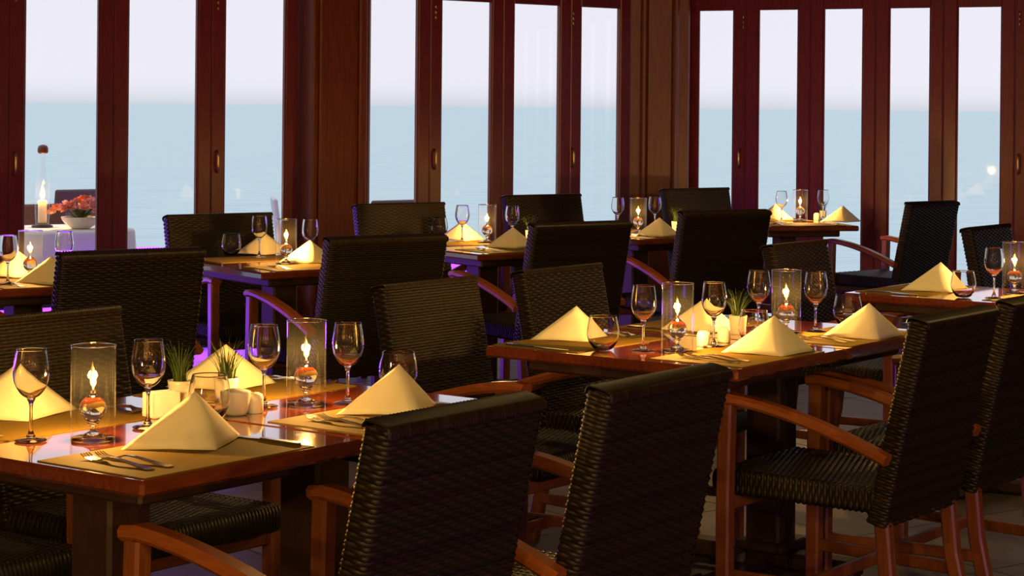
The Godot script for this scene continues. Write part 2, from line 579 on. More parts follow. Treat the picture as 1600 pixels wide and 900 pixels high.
func napkin_mesh() -> ArrayMesh:
	var st := mesh(true)
	var P := Vector3(0, 0.118, -0.012)
	var Fr := Vector3(0, 0.0, 0.068)
	for s in [-1.0, 1.0]:
		var L := Vector3(s * 0.155, 0.0, -0.062)
		var nrm := (L - Fr).cross(P - Fr).normalized()
		if nrm.dot(Vector3(s * 0.7, 0.2, 0.7)) < 0.0: nrm = -nrm
		var n := 8
		var grid := func(i: int, j: int, k: float) -> Vector3:   # i towards L, j towards P
			var a := float(i) / n
			var b := float(j) / n
			var q := Fr * (1.0 - a - b) + L * a + P * b
			var bulge := 0.010 * sin(PI * clampf(a + b, 0, 1)) * sin(PI * clampf(a / maxf(1.0 - b, 0.001), 0, 1)) * (1.0 - b * 0.5)
			q += nrm * (bulge - k)
			q.y = maxf(q.y, 0.0005)
			return q
		var mid := (L + Fr + P) / 3.0 - nrm * 0.003
		for i in n:
			for j in n - i:
				for layer in [0.0, 0.006]:
					var inside: Vector3 = mid + nrm * (0.06 if layer > 0.0 else -0.06)
					tri(st, grid.call(i, j, layer), grid.call(i + 1, j, layer), grid.call(i, j + 1, layer), inside)
					if i + j < n - 1:
						tri(st, grid.call(i + 1, j, layer), grid.call(i + 1, j + 1, layer), grid.call(i, j + 1, layer), inside)
			# the three edges
			for e in [[i, 0, i + 1, 0], [0, i, 0, i + 1], [n - i, i, n - i - 1, i + 1]]:
				quad(st, grid.call(e[0], e[1], 0.0), grid.call(e[2], e[3], 0.0), grid.call(e[2], e[3], 0.006), grid.call(e[0], e[1], 0.006), mid)
	# the folded-under back flap
	return done(st)

func back_flap() -> ArrayMesh:
	var st := mesh(true)
	var P := Vector3(0, 0.110, -0.020)
	var sec := []
	for k in 9:
		var u := k / 8.0
		sec.append(Vector3(lerpf(-0.140, 0.140, u), 0.001, -0.060 - 0.014 * sin(PI * u)))
	for k in 8:
		quad(st, P, P + Vector3(0, -0.004, 0.003), sec[k + 1], sec[k], Vector3(0, 0.03, 0.02))
	return done(st)

func make_napkin() -> Node3D:
	var t := thing("folded_napkin", "x", "napkin")
	part("front_fold", napkin_mesh(), M.napkin_cloth, t)
	part("back_fold", back_flap(), M.napkin_cloth, t)
	return t

func flat_strip(st: SurfaceTool, rows: Array, th: float, xo := 0.0) -> void:   # rows of [z, half width, y]
	for i in rows.size() - 1:
		var a: Array = rows[i]
		var b: Array = rows[i + 1]
		var q := []
		for r in [a, b]:
			for s in [-1.0, 1.0]:
				for k in [0.0, th]:
					q.append(Vector3(xo + s * r[1], r[2] + k, r[0]))
		var mid := Vector3(xo, (a[2] + b[2]) / 2.0 + th / 2.0, (a[0] + b[0]) / 2.0)
		quad(st, q[1], q[3], q[7], q[5], mid)
		quad(st, q[0], q[2], q[6], q[4], mid)
		quad(st, q[0], q[1], q[5], q[4], mid)
		quad(st, q[2], q[3], q[7], q[6], mid)
		if i == 0: quad(st, q[0], q[1], q[3], q[2], mid)
		if i == rows.size() - 2: quad(st, q[4], q[5], q[7], q[6], mid)

func make_fork() -> Node3D:   # tines towards -z
	var t := thing("fork", "x", "fork")
	var st := mesh()
	flat_strip(st, [[0.095, 0.008, 0.0], [0.085, 0.0105, 0.0005], [0.05, 0.007, 0.004], [0.0, 0.0042, 0.010], [-0.025, 0.0035, 0.010], [-0.035, 0.006, 0.007], [-0.047, 0.0125, 0.003]], 0.0025)
	part("handle", done(st), M.cutlery_steel, t)
	for k in 4:
		var ti := mesh()
		flat_strip(ti, [[-0.046, 0.0021, 0.003], [-0.065, 0.0018, 0.001], [-0.085, 0.0015, 0.004], [-0.098, 0.0007, 0.010]], 0.002, (k - 1.5) * 0.0068)
		part("tine", done(ti), M.cutlery_steel, t)
	return t

func make_knife() -> Node3D:   # blade towards -z
	var t := thing("knife", "x", "knife")
	var st := mesh()
	flat_strip(st, [[0.11, 0.007, 0.0], [0.10, 0.0092, 0.0], [0.05, 0.0078, 0.0], [0.005, 0.006, 0.0]], 0.006)
	part("handle", done(st), M.cutlery_steel, t)
	var bl := mesh()
	flat_strip(bl, [[0.005, 0.005, 0.002], [-0.03, 0.0095, 0.001], [-0.08, 0.0095, 0.001], [-0.105, 0.005, 0.001], [-0.112, 0.001, 0.001]], 0.0016)
	part("blade", done(bl), M.cutlery_steel, t)
	return t

func make_mat() -> Node3D:
	var t := thing("placemat", "x", "placemat")
	var st := mesh()
	var h := 0.0022
	var v := [Vector3(-0.235, h, -0.15), Vector3(0.235, h, -0.15), Vector3(0.235, h, 0.15), Vector3(-0.235, h, 0.15)]
	var uv := [Vector2(0, 0), Vector2(1, 0), Vector2(1, 1), Vector2(0, 1)]
	for k in [0, 1, 2, 0, 2, 3]:
		st.set_uv(uv[k]); st.add_vertex(v[k])
	for k in 4:
		var a: Vector3 = v[k]
		var c: Vector3 = v[(k + 1) % 4]
		st.set_uv(Vector2.ZERO)
		quad(st, a, c, c * Vector3(1.0, 0.05, 1.0), a * Vector3(1.0, 0.05, 1.0), Vector3(0, 0.001, 0))
	part("woven_cloth", done(st), M.placemat_weave, t)
	return t

func make_plant() -> Node3D:
	var t := thing("potted_grass", "x", "potted plant")
	part("pot", lm([Vector2(0.0, 0.0), Vector2(0.021, 0.0), Vector2(0.023, 0.002), Vector2(0.028, 0.055), Vector2(0.029, 0.062), Vector2(0.026, 0.062), Vector2(0.025, 0.052), Vector2(0.0, 0.052)], 28), M.ceramic, t)
	part("soil", lm([Vector2(0.0, 0.052), Vector2(0.0245, 0.052), Vector2(0.02, 0.056), Vector2(0.0, 0.057)], 16), M.soil, t)
	var r2 := RandomNumberGenerator.new()
	r2.seed = 11
	var st := mesh(true)
	for k in 60:
		var ang := r2.randf() * TAU
		var rad := sqrt(r2.randf()) * 0.018
		var lean := r2.randf_range(0.008, 0.06)
		var hgt := r2.randf_range(0.07, 0.125)
		var wd := r2.randf_range(0.0013, 0.0026)
		var dir := Vector3(cos(ang), 0, sin(ang))
		var side := Vector3(-dir.z, 0, dir.x).rotated(Vector3.UP, r2.randf_range(-0.6, 0.6))
		var g := r2.randf_range(0.6, 1.3)
		st.set_color(Color(0.055 * g, 0.095 * g, 0.018 * g))
		var prev := []
		for s in 5:
			var u := s / 4.0
			var c := dir * (rad + lean * u * u) + Vector3(0, 0.055 + hgt * (u - 0.18 * u * u), 0)
			var ww := wd * (1.0 - u * 0.92)
			var now := [c - side * ww, c + side * ww]
			if prev:
				for o in [[prev[0], prev[1], now[1]], [prev[0], now[1], now[0]]]:
					st.add_vertex(o[0]); st.add_vertex(o[1]); st.add_vertex(o[2])
			prev = now
	var bl := part("grass_blades", done(st), M.grass_leaf, t)
	bl.set_meta("kind", "stuff")
	tag(bl, "green narrow grass blades")
	return t

func make_shaker() -> Node3D:
	var t := thing("salt_shaker", "x", "shaker")
	part("body", lm([Vector2(0.0, 0.0), Vector2(0.018, 0.0), Vector2(0.020, 0.002), Vector2(0.0195, 0.034), Vector2(0.017, 0.042), Vector2(0.010, 0.046), Vector2(0.0, 0.047)], 28), M.ceramic, t)
	var st := mesh(true)
	for k in 3:
		lathe(st, [Vector2(0.0015, 0.0468), Vector2(0.0015, 0.0474), Vector2(0.0, 0.0474)], 8, Vector3(cos(k * TAU / 3) * 0.004, 0, sin(k * TAU / 3) * 0.004))
	part("holes", done(st), M.soil, t)
	return t

func make_caddy() -> Node3D:   # small rounded ceramic sachet holder
	var t := thing("sachet_holder", "x", "holder")
	var st := mesh()
	cbox(st, Vector3(0, 0.004, 0), Vector3(0.07, 0.008, 0.05), 0.003)
	for s in [-1.0, 1.0]:
		cbox(st, Vector3(0, 0.028, s * 0.0225), Vector3(0.07, 0.055, 0.005), 0.002)
		cbox(st, Vector3(s * 0.0325, 0.028, 0), Vector3(0.005, 0.055, 0.05), 0.002)
	part("box", done(st), M.ceramic, t)
	for k in 5:
		part("sachet", cb(Vector3(0, 0.032, -0.016 + k * 0.008), Vector3(0.054, 0.05 + 0.003 * (k % 2), 0.004), 0.001), M.white_cloth, t)
	return t

func make_bowl() -> Node3D:
	var t := thing("sauce_dish", "x", "dish")
	part("dish", lm(curve2([Vector2(0.0, 0.0), Vector2(0.022, 0.0005), Vector2(0.03, 0.015), Vector2(0.034, 0.05), Vector2(0.0315, 0.05), Vector2(0.027, 0.018), Vector2(0.0, 0.006)], 4), 32), M.ceramic, t)
	part("lid", lm([Vector2(0.0, 0.0505), Vector2(0.033, 0.0505), Vector2(0.033, 0.053), Vector2(0.012, 0.059), Vector2(0.0, 0.06)], 32), M.ceramic, t)
	return t

# ------------------------------------------------------------------ window wall
var door_no := 0
func bay(left: Vector3, deg: float, w: float, glass_top: float, handle_x: float, hinge_x: float) -> void:   # one folding glazed door leaf
	door_no += 1
	var d := struct_node("door_%d" % door_no, left, deg_to_rad(deg))
	var sw := 0.092
	var top := glass_top + 0.11
	for x in [sw / 2.0 + 0.001, w - sw / 2.0 - 0.001]:
		part("stile", cb(Vector3(x, top / 2.0 + 0.01, 0), Vector3(sw - 0.001, top - 0.02, 0.05), 0.006), M.frame_wood, d)
	part("top_rail", cb(Vector3(w / 2.0, glass_top + 0.055, 0), Vector3(w - 2 * sw, 0.11, 0.048), 0.005), M.frame_wood, d)
	part("bottom_rail", cb(Vector3(w / 2.0, 0.12, 0), Vector3(w - 2 * sw, 0.22, 0.048), 0.005), M.frame_wood, d)
	var b := BoxMesh.new()
	b.size = Vector3(w - 2 * sw + 0.01, glass_top - 0.225, 0.006)
	part("pane", b, M.window_glass, d, Vector3(w / 2.0, (glass_top + 0.225) / 2.0, 0))
	# glazing beads
	for x in [sw + 0.004, w - sw - 0.004]:
		part("bead", cb(Vector3(x, (glass_top + 0.23) / 2.0, 0.012), Vector3(0.009, glass_top - 0.23, 0.014), 0.003), M.frame_wood, d)
	if handle_x > -1.0:
		var h := mesh(true)
		var pts := []
		for k in 9:
			var u := k / 8.0
			pts.append(Vector3(handle_x, 1.035 + 0.13 * u, 0.026 + 0.020 * minf(1.0, 6.0 * minf(u, 1.0 - u))))
		sweep(h, pts, Vector3(1, 0, 0), round_sec(0.009))
		part("handle", done(h), M.brass, d)
	if hinge_x > -1.0:
		var g := mesh(true)
		for k in 3:
			lathe(g, [Vector2(0.0, 0.0), Vector2(0.007, 0.0), Vector2(0.007, 0.033), Vector2(0.0, 0.033)], 10, Vector3(hinge_x, 2.02 + k * 0.034, 0.028))
		part("hinge", done(g), M.brass, d)

# ------------------------------------------------------------------
func _ready() -> void:
	rng.seed = 4
	# ---- camera: level, lens shifted down, slight roll
	var cam := Camera3D.new()
	cam.name = "camera"
	cam.projection = Camera3D.PROJECTION_FRUSTUM
	cam.near = 0.1
	cam.far = 30000.0
	cam.size = 900.0 / F * cam.near
	cam.frustum_offset = Vector2(0, -283.0 / F * cam.near)
	cam.position = Vector3(0, EYE, 0)
	cam.rotation.z = ROLL
	add_child(cam)
	cam.current = true
	# ---- sky: pale dusk haze
	var env := Environment.new()
	var sk := ProceduralSkyMaterial.new()
	sk.sky_top_color = lin(0.80, 0.82, 0.95)
	sk.sky_horizon_color = lin(0.92, 0.91, 1.0)
	sk.sky_curve = 0.5
	sk.ground_bottom_color = lin(0.2, 0.28, 0.32)
	sk.ground_horizon_color = lin(0.5, 0.6, 0.68)
	sk.use_debanding = false
	var sky := Sky.new()
	sky.sky_material = sk
	env.background_mode = Environment.BG_SKY
	env.sky = sky
	env.tonemap_mode = Environment.TONE_MAPPER_LINEAR
	env.tonemap_exposure = 1.0
	env.sdfgi_enabled = true
	env.ssao_enabled = true
	env.ssil_enabled = true
	var we := WorldEnvironment.new()
	we.name = "environment"
	we.environment = env
	add_child(we)
	materials()
	# ---- room shell
	var LD := 37.8
	var RD := -27.3
	var lx := along(LD)
	var ln := across(LD)
	var rx := along(RD)
	var rn := across(RD)
	var W0 := Vector3(0.748, 0, -14.5)          # reference point on the seaward wall
	var R0 := Vector3(1.344, 0, -14.73)
	var lt := func(t: float) -> Vector3: return W0 - lx * t
	var rs := func(s: float) -> Vector3: return R0 + rx * s
	var pl: Vector3 = lt.call(7.92)
	var pr: Vector3 = rs.call(5.8)
	var pc1: Vector3 = lt.call(-0.1)
	var pc2: Vector3 = rs.call(-0.1)
	var room := PackedVector2Array([Vector2(pl.x, 2.5), Vector2(pl.x, pl.z), Vector2(pc1.x, pc1.z), Vector2(pc2.x, pc2.z), Vector2(pr.x, pr.z), Vector2(pr.x, 2.5)])
	var floor_ := struct("floor", prism(room, -0.2, -0.012), M.grout)
	struct("ceiling", prism(room, 3.0, 3.15), M.wall_wood)
	struct("wall_back", cb(Vector3((pl.x + pr.x) / 2.0, 1.5, 2.58), Vector3(pr.x - pl.x + 0.3, 3.0, 0.15), 0.01), M.wall_wood)
	struct("wall_west", cb(Vector3(pl.x - 0.08, 1.5, (2.5 + pl.z) / 2.0), Vector3(0.15, 3.0, 2.5 - pl.z), 0.01), M.wall_wood)
	struct("wall_east", cb(Vector3(pr.x + 0.08, 1.5, (2.5 + pr.z) / 2.0), Vector3(0.15, 3.0, 2.5 - pr.z), 0.01), M.wall_wood)
	# headers above the folding doors
	var hl := mesh()
	cbox(hl, Vector3(2.77, 2.785, 0), Vector3(5.56, 0.43, 0.13), 0.01, Transform3D(Basis(Vector3.UP, deg_to_rad(LD)), lt.call(7.95)))
	cbox(hl, Vector3(6.78, 2.635, 0), Vector3(2.46, 0.73, 0.13), 0.01, Transform3D(Basis(Vector3.UP, deg_to_rad(LD)), lt.call(7.95)))
	struct("wall_left", done(hl), M.frame_wood)
	var hr := mesh()
	cbox(hr, Vector3(3.0, 2.635, 0), Vector3(6.0, 0.73, 0.13), 0.01, Transform3D(Basis(Vector3.UP, deg_to_rad(RD)), rs.call(-0.1)))
	struct("wall_right", done(hr), M.frame_wood)
	# folding door leaves, seaward side: [left t, right t, handle, hinge]
	var leaves := [[7.21, 6.55, -9.0, -9.0], [6.55, 5.895, -9.0, -9.0], [5.895, 5.24, -9.0, -9.0], [5.24, 4.588, -9.0, -9.0], [4.588, 3.934, 0.03, 0.03], [3.934, 3.28, -9.0, -9.0], [3.28, 2.66, 0.036, 0.036],
		[2.215, 1.648, -9.0, -9.0], [1.648, 1.042, 0.036, 0.036], [1.042, 0.451, -9.0, -9.0], [0.451, -0.095, 0.014, 0.014]]
	for l in leaves:
		bay(lt.call(l[0]), LD, l[0] - l[1], 2.152 if l[0] < 2.5 else 2.46, l[2], l[3])
	var rleaves := [[-0.095, 0.362, 0.42, 0.44], [0.362, 0.845, -9.0, -9.0], [0.845, 1.315, -9.0, -9.0], [1.315, 1.789, -9.0, -9.0], [1.789, 2.275, -9.0, -9.0], [2.275, 2.76, 0.03, 0.03],
		[2.76, 3.24, -9.0, -9.0], [3.24, 3.72, -9.0, -9.0], [3.72, 4.2, -9.0, -9.0], [4.2, 4.68, -9.0, -9.0], [4.68, 5.16, -9.0, -9.0], [5.16, 5.64, -9.0, -9.0]]
	for l in rleaves:
		bay(rs.call(l[0]), RD, l[1] - l[0], 2.152, l[2], l[3])
	# wooden column between the two runs of doors, with a rounded moulding on each side
	var trims := [
		[lt.call(2.655), LD, 0.435, 0.26, 0.05],
		[lt.call(7.93), LD, 0.70, 0.26, 0.05],
		[rs.call(5.645), RD, 0.16, 0.2, 0.0]]
	for k in trims.size():
		var a: Array = trims[k]
		var n := struct_node("trim_%d" % (k + 1), a[0], deg_to_rad(a[1]))
		part("column", cb(Vector3(a[2] / 2.0, 1.284, a[4]), Vector3(a[2] - 0.004, 2.565, a[3]), 0.012), M.column_wood, n)
		for x in [0.07, a[2] - 0.07]:
			part("moulding", cb(Vector3(x, 1.134, a[4] + a[3] / 2.0 + 0.012), Vector3(0.06, 2.265, 0.024), 0.01), M.column_wood, n)
	# corner post where the two glazed walls meet
	var cpn := struct_node("trim_4", (pc1 + pc2) / 2.0, deg_to_rad(5.0))
	var cw := pc1.distance_to(pc2)
	part("corner_post", cb(Vector3(0, 1.134, -0.02), Vector3(cw - 0.04, 2.265, 0.2), 0.012), M.column_wood, cpn)
	for x in [-0.115, 0.115]:
		part("moulding", cb(Vector3(x, 1.134, 0.095), Vector3(0.045, 2.265, 0.05), 0.014), M.column_wood, cpn)
	part("pilaster", cb(Vector3(0, 1.134, 0.088), Vector3(0.175, 2.265, 0.02), 0.006), M.column_wood, cpn)
	struct("trim_5", cb(Vector3((pc1.x + pc2.x) / 2.0, 2.635, (pc1.z + pc2.z) / 2.0 - 0.02), Vector3(cw + 0.02, 0.73, 0.2), 0.01), M.frame_wood)
	# floor tiles
	var tile := cb(Vector3(0, -0.006, 0), Vector3(0.594, 0.0118, 0.594), 0.002)
	var poly_in := Geometry2D.offset_polygon(room, -0.40)[0] as PackedVector2Array
	var spots_for_tiles := []
	for i in range(-24, 44):
		for j in range(-34, 20):
			var q := along(36.0) * (i * 0.6) + across(36.0) * (j * 0.6) + Vector3(0, 0, -5)
			if Geometry2D.is_point_in_polygon(Vector2(q.x, q.z), poly_in):
				spots_for_tiles.append([absf(F * q.x / minf(q.z, -0.5)) + (0.0 if q.z < -4.2 else 5000.0), q])
	spots_for_tiles.sort_custom(func(p, q): return p[0] < q[0])
	var rest := mesh()
	for k in spots_for_tiles.size():
		var q: Vector3 = spots_for_tiles[k][1]
		if k < 290:
			var o := part("tile", tile, M["floor_tile_%d" % rng.randi_range(0, 2)], floor_, q)
			o.rotation.y = deg_to_rad(36.0)
		else:
			cbox(rest, Vector3(0, -0.006, 0), Vector3(0.594, 0.0118, 0.594), 0.002, Transform3D(Basis(Vector3.UP, deg_to_rad(36.0)), q))
	var far_tiles := part("tile_field", done(rest), M.floor_tile_1, floor_)
	far_tiles.set_meta("kind", "stuff")
	# ---- ceiling downlights
	var spots := [[-2.4, 5.6], [0.1, 6.9], [2.6, 6.9], [1.2, 9.9]]
	for k in spots.size():
		var s: Array = spots[k]
		var d := thing("ceiling_downlight", "warm recessed downlight in the dark wooden ceiling", "ceiling light", Vector3(s[0], 2.93, -s[1]), 0.0, "recessed ceiling downlights")
		part("ring", lm([Vector2(0.075, 0.0), Vector2(0.095, 0.0), Vector2(0.098, 0.07), Vector2(0.07, 0.07), Vector2(0.072, 0.02), Vector2(0.075, 0.0)], 28), M.black_metal, d)
		part("lamp_lens", lm([Vector2(0.0, 0.022), Vector2(0.07, 0.024), Vector2(0.07, 0.03), Vector2(0.0, 0.032)], 24), M.downlight_light, d)
		var l := SpotLight3D.new()
		l.name = "downlight_beam"
		l.position = Vector3(0, -0.01, 0)
		l.rotation.x = -PI / 2.0
		l.light_color = lin(1.0, 0.66, 0.21)
		l.light_energy = 1.3
		l.spot_angle = 66.0
		l.spot_angle_attenuation = 0.6
		l.spot_range = 30.0
		l.spot_attenuation = 2.0
		l.light_size = 0.07
		l.shadow_enabled = true
		d.add_child(l)
	# ---- sconces on the wall behind the camera: the warm frontal light on the napkins
	for x in [-3.6, -1.2, 1.4, 3.9]:
		var d := thing("wall_sconce", "warm glass wall sconce on the dark wooden wall opposite the windows", "wall lamp", Vector3(x, 2.1, 2.42), 0.0, "wall sconces opposite the windows")
		part("backplate", cb(Vector3(0, 0, 0.06), Vector3(0.12, 0.26, 0.02), 0.008), M.brass, d)
		part("arm", cb(Vector3(0, -0.05, 0.02), Vector3(0.02, 0.02, 0.10), 0.004), M.brass, d)
		part("lamp_shade", lm(curve2([Vector2(0.0, -0.11), Vector2(0.05, -0.10), Vector2(0.085, -0.02), Vector2(0.08, 0.07), Vector2(0.0, 0.10)], 4), 24), M.sconce_light, d, Vector3(0, 0, -0.12))
		var l := OmniLight3D.new()
		l.name = "sconce_glow"
		l.position = Vector3(0, 0, -0.12)
		l.light_color = lin(1.0, 0.66, 0.21)
		l.light_energy = 7.3
		l.light_size = 0.08
		l.omni_range = 40.0
		l.omni_attenuation = 2.0
		l.shadow_enabled = true
		d.add_child(l)
	# ---- sea
	var st := mesh()
	var corners := [Vector3(-18000, -3, -16), Vector3(18000, -3, -16), Vector3(18000, -3, -20000), Vector3(-18000, -3, -20000)]
	for k in [0, 3, 2, 0, 2, 1]:
		st.set_uv(Vector2(corners[k].x / 60.0, corners[k].z / 22.0))
		st.add_vertex(corners[k])
	var sea := part("sea", done(st), M.sea_water, self)
	tag(sea, "calm pale turquoise sea reaching to the horizon beyond the glass", "sea", "", "stuff")
	# ---- terrace outside the left doors
	var e0: Vector3 = lt.call(9.5) - ln * 0.12
	var e1: Vector3 = lt.call(0.0) - ln * 0.12
	var e2: Vector3 = lt.call(0.4) - ln * 4.8
	var e3: Vector3 = lt.call(11.0) - ln * 4.8
	struct("floor_terrace", prism(PackedVector2Array([Vector2(e0.x, e0.z), Vector2(e3.x, e3.z), Vector2(e2.x, e2.z), Vector2(e1.x, e1.z)]), -0.35, -0.15), M.deck_wood)
	build_terrace()
	# ---- violet light strip along the foot of the seaward doors
	var strip := thing("light_strip", "violet light strip along the foot of the folding doors by the terrace flowers", "light strip", (lt.call(5.0) as Vector3) + ln * 0.16, deg_to_rad(LD) + PI)
	part("housing", cb(Vector3(0, 0.15, 0.03), Vector3(3.9, 0.3, 0.05), 0.006), M.black_metal, strip)
	part("led_face", cb(Vector3(0, 0.2, -0.001), Vector3(3.8, 0.16, 0.01), 0.002), M.led_purple_light, strip)
	var sl := AreaLight3D.new()
	sl.name = "led_glow"
	sl.area_size = Vector2(3.8, 0.16)
	sl.light_color = lin(0.30, 0.05, 1.0)
	sl.light_energy = 6.5
	sl.area_range = 30.0
	sl.area_attenuation = 2.0
	sl.position = Vector3(0, 0.2, -0.02)
	sl.shadow_enabled = true
	strip.add_child(sl)
	# ---- lounge bar with a violet light panel behind the camera's right shoulder
	var bar := thing("bar_counter", "dark bar counter with a glowing violet front panel", "bar", Vector3(4.9, 0, -0.9), deg_to_rad(52.0))
	part("counter", cb(Vector3(0, 0.53, -0.05), Vector3(2.6, 1.06, 0.5), 0.01), M.bar_panel, bar)
	part("worktop", cb(Vector3(0, 1.08, 0), Vector3(2.7, 0.04, 0.64), 0.01), M.table_wood, bar)
	part("led_panel", cb(Vector3(0, 0.6, -0.307), Vector3(2.4, 0.7, 0.01), 0.002), M.bar_glow_light, bar)
	var al := AreaLight3D.new()
	al.name = "led_glow"
	al.area_size = Vector2(2.4, 0.7)
	al.light_color = lin(0.30, 0.08, 1.0)
	al.light_energy = 1.8
	al.area_range = 30.0
	al.area_attenuation = 2.0
	al.position = Vector3(0, 0.6, -0.33)
	al.shadow_enabled = true
	bar.add_child(al)
	build_tables()

# ------------------------------------------------------------------
func build_terrace() -> void:
	# violet light cubes
	var cubes := [[226.0, 388.0, "glowing violet light cube on the terrace behind the far wicker chair", 0.24], [722.0, 406.0, "glowing violet light cube seen under the table with the stemless glass", 0.33], [172.0, 455.0, "glowing violet light cube beside the white clothed terrace table", 0.24]]
	for c in cubes:
		var p := at(c[0], c[1], c[3])
		var t := thing("light_cube", c[2], "lamp", Vector3(p.x, -0.15, p.z), 0.5)
		part("cube", cb(Vector3(0, (c[3] + 0.155) / 2.0, 0), Vector3(0.4, c[3] + 0.145, 0.4), 0.03), M.led_purple_light, t)
		part("foot", cb(Vector3(0, 0.0025, 0), Vector3(0.3, 0.005, 0.3), 0.001), M.black_metal, t)
		var l := OmniLight3D.new()
		l.name = "led_glow"
		l.position = Vector3(0, 0.2, 0)
		l.light_color = lin(0.30, 0.08, 1.0)
		l.light_energy = 14.0
		l.light_size = 0.15
		l.omni_range = 30.0
		l.omni_attenuation = 2.0
		l.shadow_enabled = true
		t.add_child(l)
	# clothed table with flowers, lamp and glasses
	var tp := at(95, 357, 0.6)
	tp.y = -0.15
	var tb := thing("terrace_table", "terrace table under a floor-length white cloth", "table", tp, 0.66)
	var sq := mesh(true)
	var n := 48
	var prev := []
	for k in n + 1:
		var ang := TAU * k / n
		var e := pow(pow(absf(cos(ang)), 4.0) + pow(absf(sin(ang)), 4.0), -0.25) * 0.42
		var flare := 1.0 + 0.10 + 0.05 * sin(ang * 12.0)
		var now := [Vector3(0, 0.755, 0), Vector3(cos(ang) * e, 0.753, sin(ang) * e), Vector3(cos(ang) * e * 1.02, 0.735, sin(ang) * e * 1.02), Vector3(cos(ang) * e * (1.0 + (flare - 1.0) * 0.5), 0.4, sin(ang) * e * (1.0 + (flare - 1.0) * 0.5)), Vector3(cos(ang) * e * flare, 0.01, sin(ang) * e * flare)]
		if prev:
			for i in 4:
				quad(sq, prev[i], prev[i + 1], now[i + 1], now[i], Vector3(0, 0.3, 0))
		prev = now
	part("cloth", done(sq), M.white_cloth, tb)
	part("post", cb(Vector3(0, 0.37, 0), Vector3(0.1, 0.74, 0.1), 0.01), M.pedestal_wood, tb)
	# flower bowl
	var fp := at(126, 357, 0.606)
	var fb := thing("flower_bowl", "low white bowl of orange and pink flowers on the white clothed terrace table", "flowers", fp)
	part("bowl", lm(curve2([Vector2(0.0, 0.0), Vector2(0.06, 0.002), Vector2(0.11, 0.04), Vector2(0.13, 0.075), Vector2(0.122, 0.075), Vector2(0.10, 0.04), Vector2(0.0, 0.015)], 4), 28), M.ceramic, fb)
	var r2 := RandomNumberGenerator.new()
	r2.seed = 21
	var bl := mesh(true)
	for k in 7:
		var s := mesh(true)
	var blossom := mesh(true)
	for ring in 2:
		for k in 6:
			var ang := TAU * k / 6.0 + ring * 0.5
			var d := Vector3(cos(ang), 0, sin(ang))
			var sd := Vector3(-d.z, 0, d.x)
			var r0 := 0.008
			var r1 := 0.034 - ring * 0.012
			var y1 := 0.010 + ring * 0.014
			var mid := d * (r0 + r1) / 2.0 + Vector3(0, y1 * 0.6, 0)
			tri(blossom, d * r0, mid - sd * 0.015, mid + sd * 0.015, Vector3(0, -1, 0))
			tri(blossom, mid - sd * 0.015, d * r1 + Vector3(0, y1, 0), mid + sd * 0.015, Vector3(0, -1, 0))
	var bm := done(blossom)
	for k in 44:
		var ang := r2.randf() * TAU
		var rad := sqrt(r2.randf()) * 0.19
		var b := part("blossom", bm, M.blossom_orange if k % 3 else M.blossom_pink, fb, Vector3(cos(ang) * rad, 0.10 + 0.10 * (1.0 - rad / 0.19) + r2.randf() * 0.03, sin(ang) * rad))
		b.rotation = Vector3(r2.randf_range(-0.7, 0.7), r2.randf() * TAU, r2.randf_range(-0.7, 0.7))
		b.scale = Vector3.ONE * r2.randf_range(0.9, 1.4)
	var lf := mesh(true)
	for k in 60:
		var ang := r2.randf() * TAU
		var d := Vector3(cos(ang), r2.randf_range(0.2, 1.2), sin(ang)).normalized()
		var sd := d.cross(Vector3.UP).normalized()
		var p0 := Vector3(0, 0.06, 0)
		var p2 := p0 + d * r2.randf_range(0.12, 0.2)
		var p1 := (p0 + p2) / 2.0
		var g := r2.randf_range(0.6, 1.2)
		lf.set_color(Color(0.10 * g, 0.15 * g, 0.04 * g))
		tri(lf, p0, p1 - sd * 0.012, p1 + sd * 0.012, Vector3(0, -1, 0))
		tri(lf, p1 - sd * 0.012, p2, p1 + sd * 0.012, Vector3(0, -1, 0))
	var lo := part("leaves", done(lf), M.grass_leaf, fb)
	lo.set_meta("kind", "stuff")
	# tall oil lamp with a dark finial
	var lp := at(66, 355, 0.606)
	var lamp := thing("terrace_lamp", "tall slim glass lamp with a dark knob and a bright flame on the terrace table", "lamp", lp)
	part("base", lm([Vector2(0.0, 0.0), Vector2(0.07, 0.0), Vector2(0.072, 0.01), Vector2(0.02, 0.03), Vector2(0.0, 0.03)], 24), M.black_metal, lamp)
	part("glass_tube", lm([Vector2(0.045, 0.012), Vector2(0.05, 0.1), Vector2(0.05, 0.3), Vector2(0.03, 0.36), Vector2(0.028, 0.5)], 28), M.hurricane_glass, lamp)
	part("finial", lm(curve2([Vector2(0.0, 0.5), Vector2(0.03, 0.5), Vector2(0.036, 0.525), Vector2(0.028, 0.55), Vector2(0.0, 0.56)], 4), 20), M.leg_wood, lamp)
	part("wax", lm([Vector2(0.0, 0.03), Vector2(0.03, 0.03), Vector2(0.03, 0.18), Vector2(0.0, 0.185)], 20), M.napkin_cloth, lamp)
	part("flame", lm(curve2([Vector2(0.0, 0.19), Vector2(0.012, 0.20), Vector2(0.017, 0.22), Vector2(0.010, 0.255), Vector2(0.0, 0.29)], 4), 16), M.flame_light, lamp)
	var l := OmniLight3D.new()
	l.name = "flame_glow"
	l.position = Vector3(0, 0.225, 0)
	l.light_color = lin(1.0, 0.52, 0.14)
	l.light_energy = 0.35
	l.light_size = 0.012
	l.omni_range = 20.0
	l.omni_attenuation = 2.0
	l.shadow_enabled = true
	lamp.add_child(l)
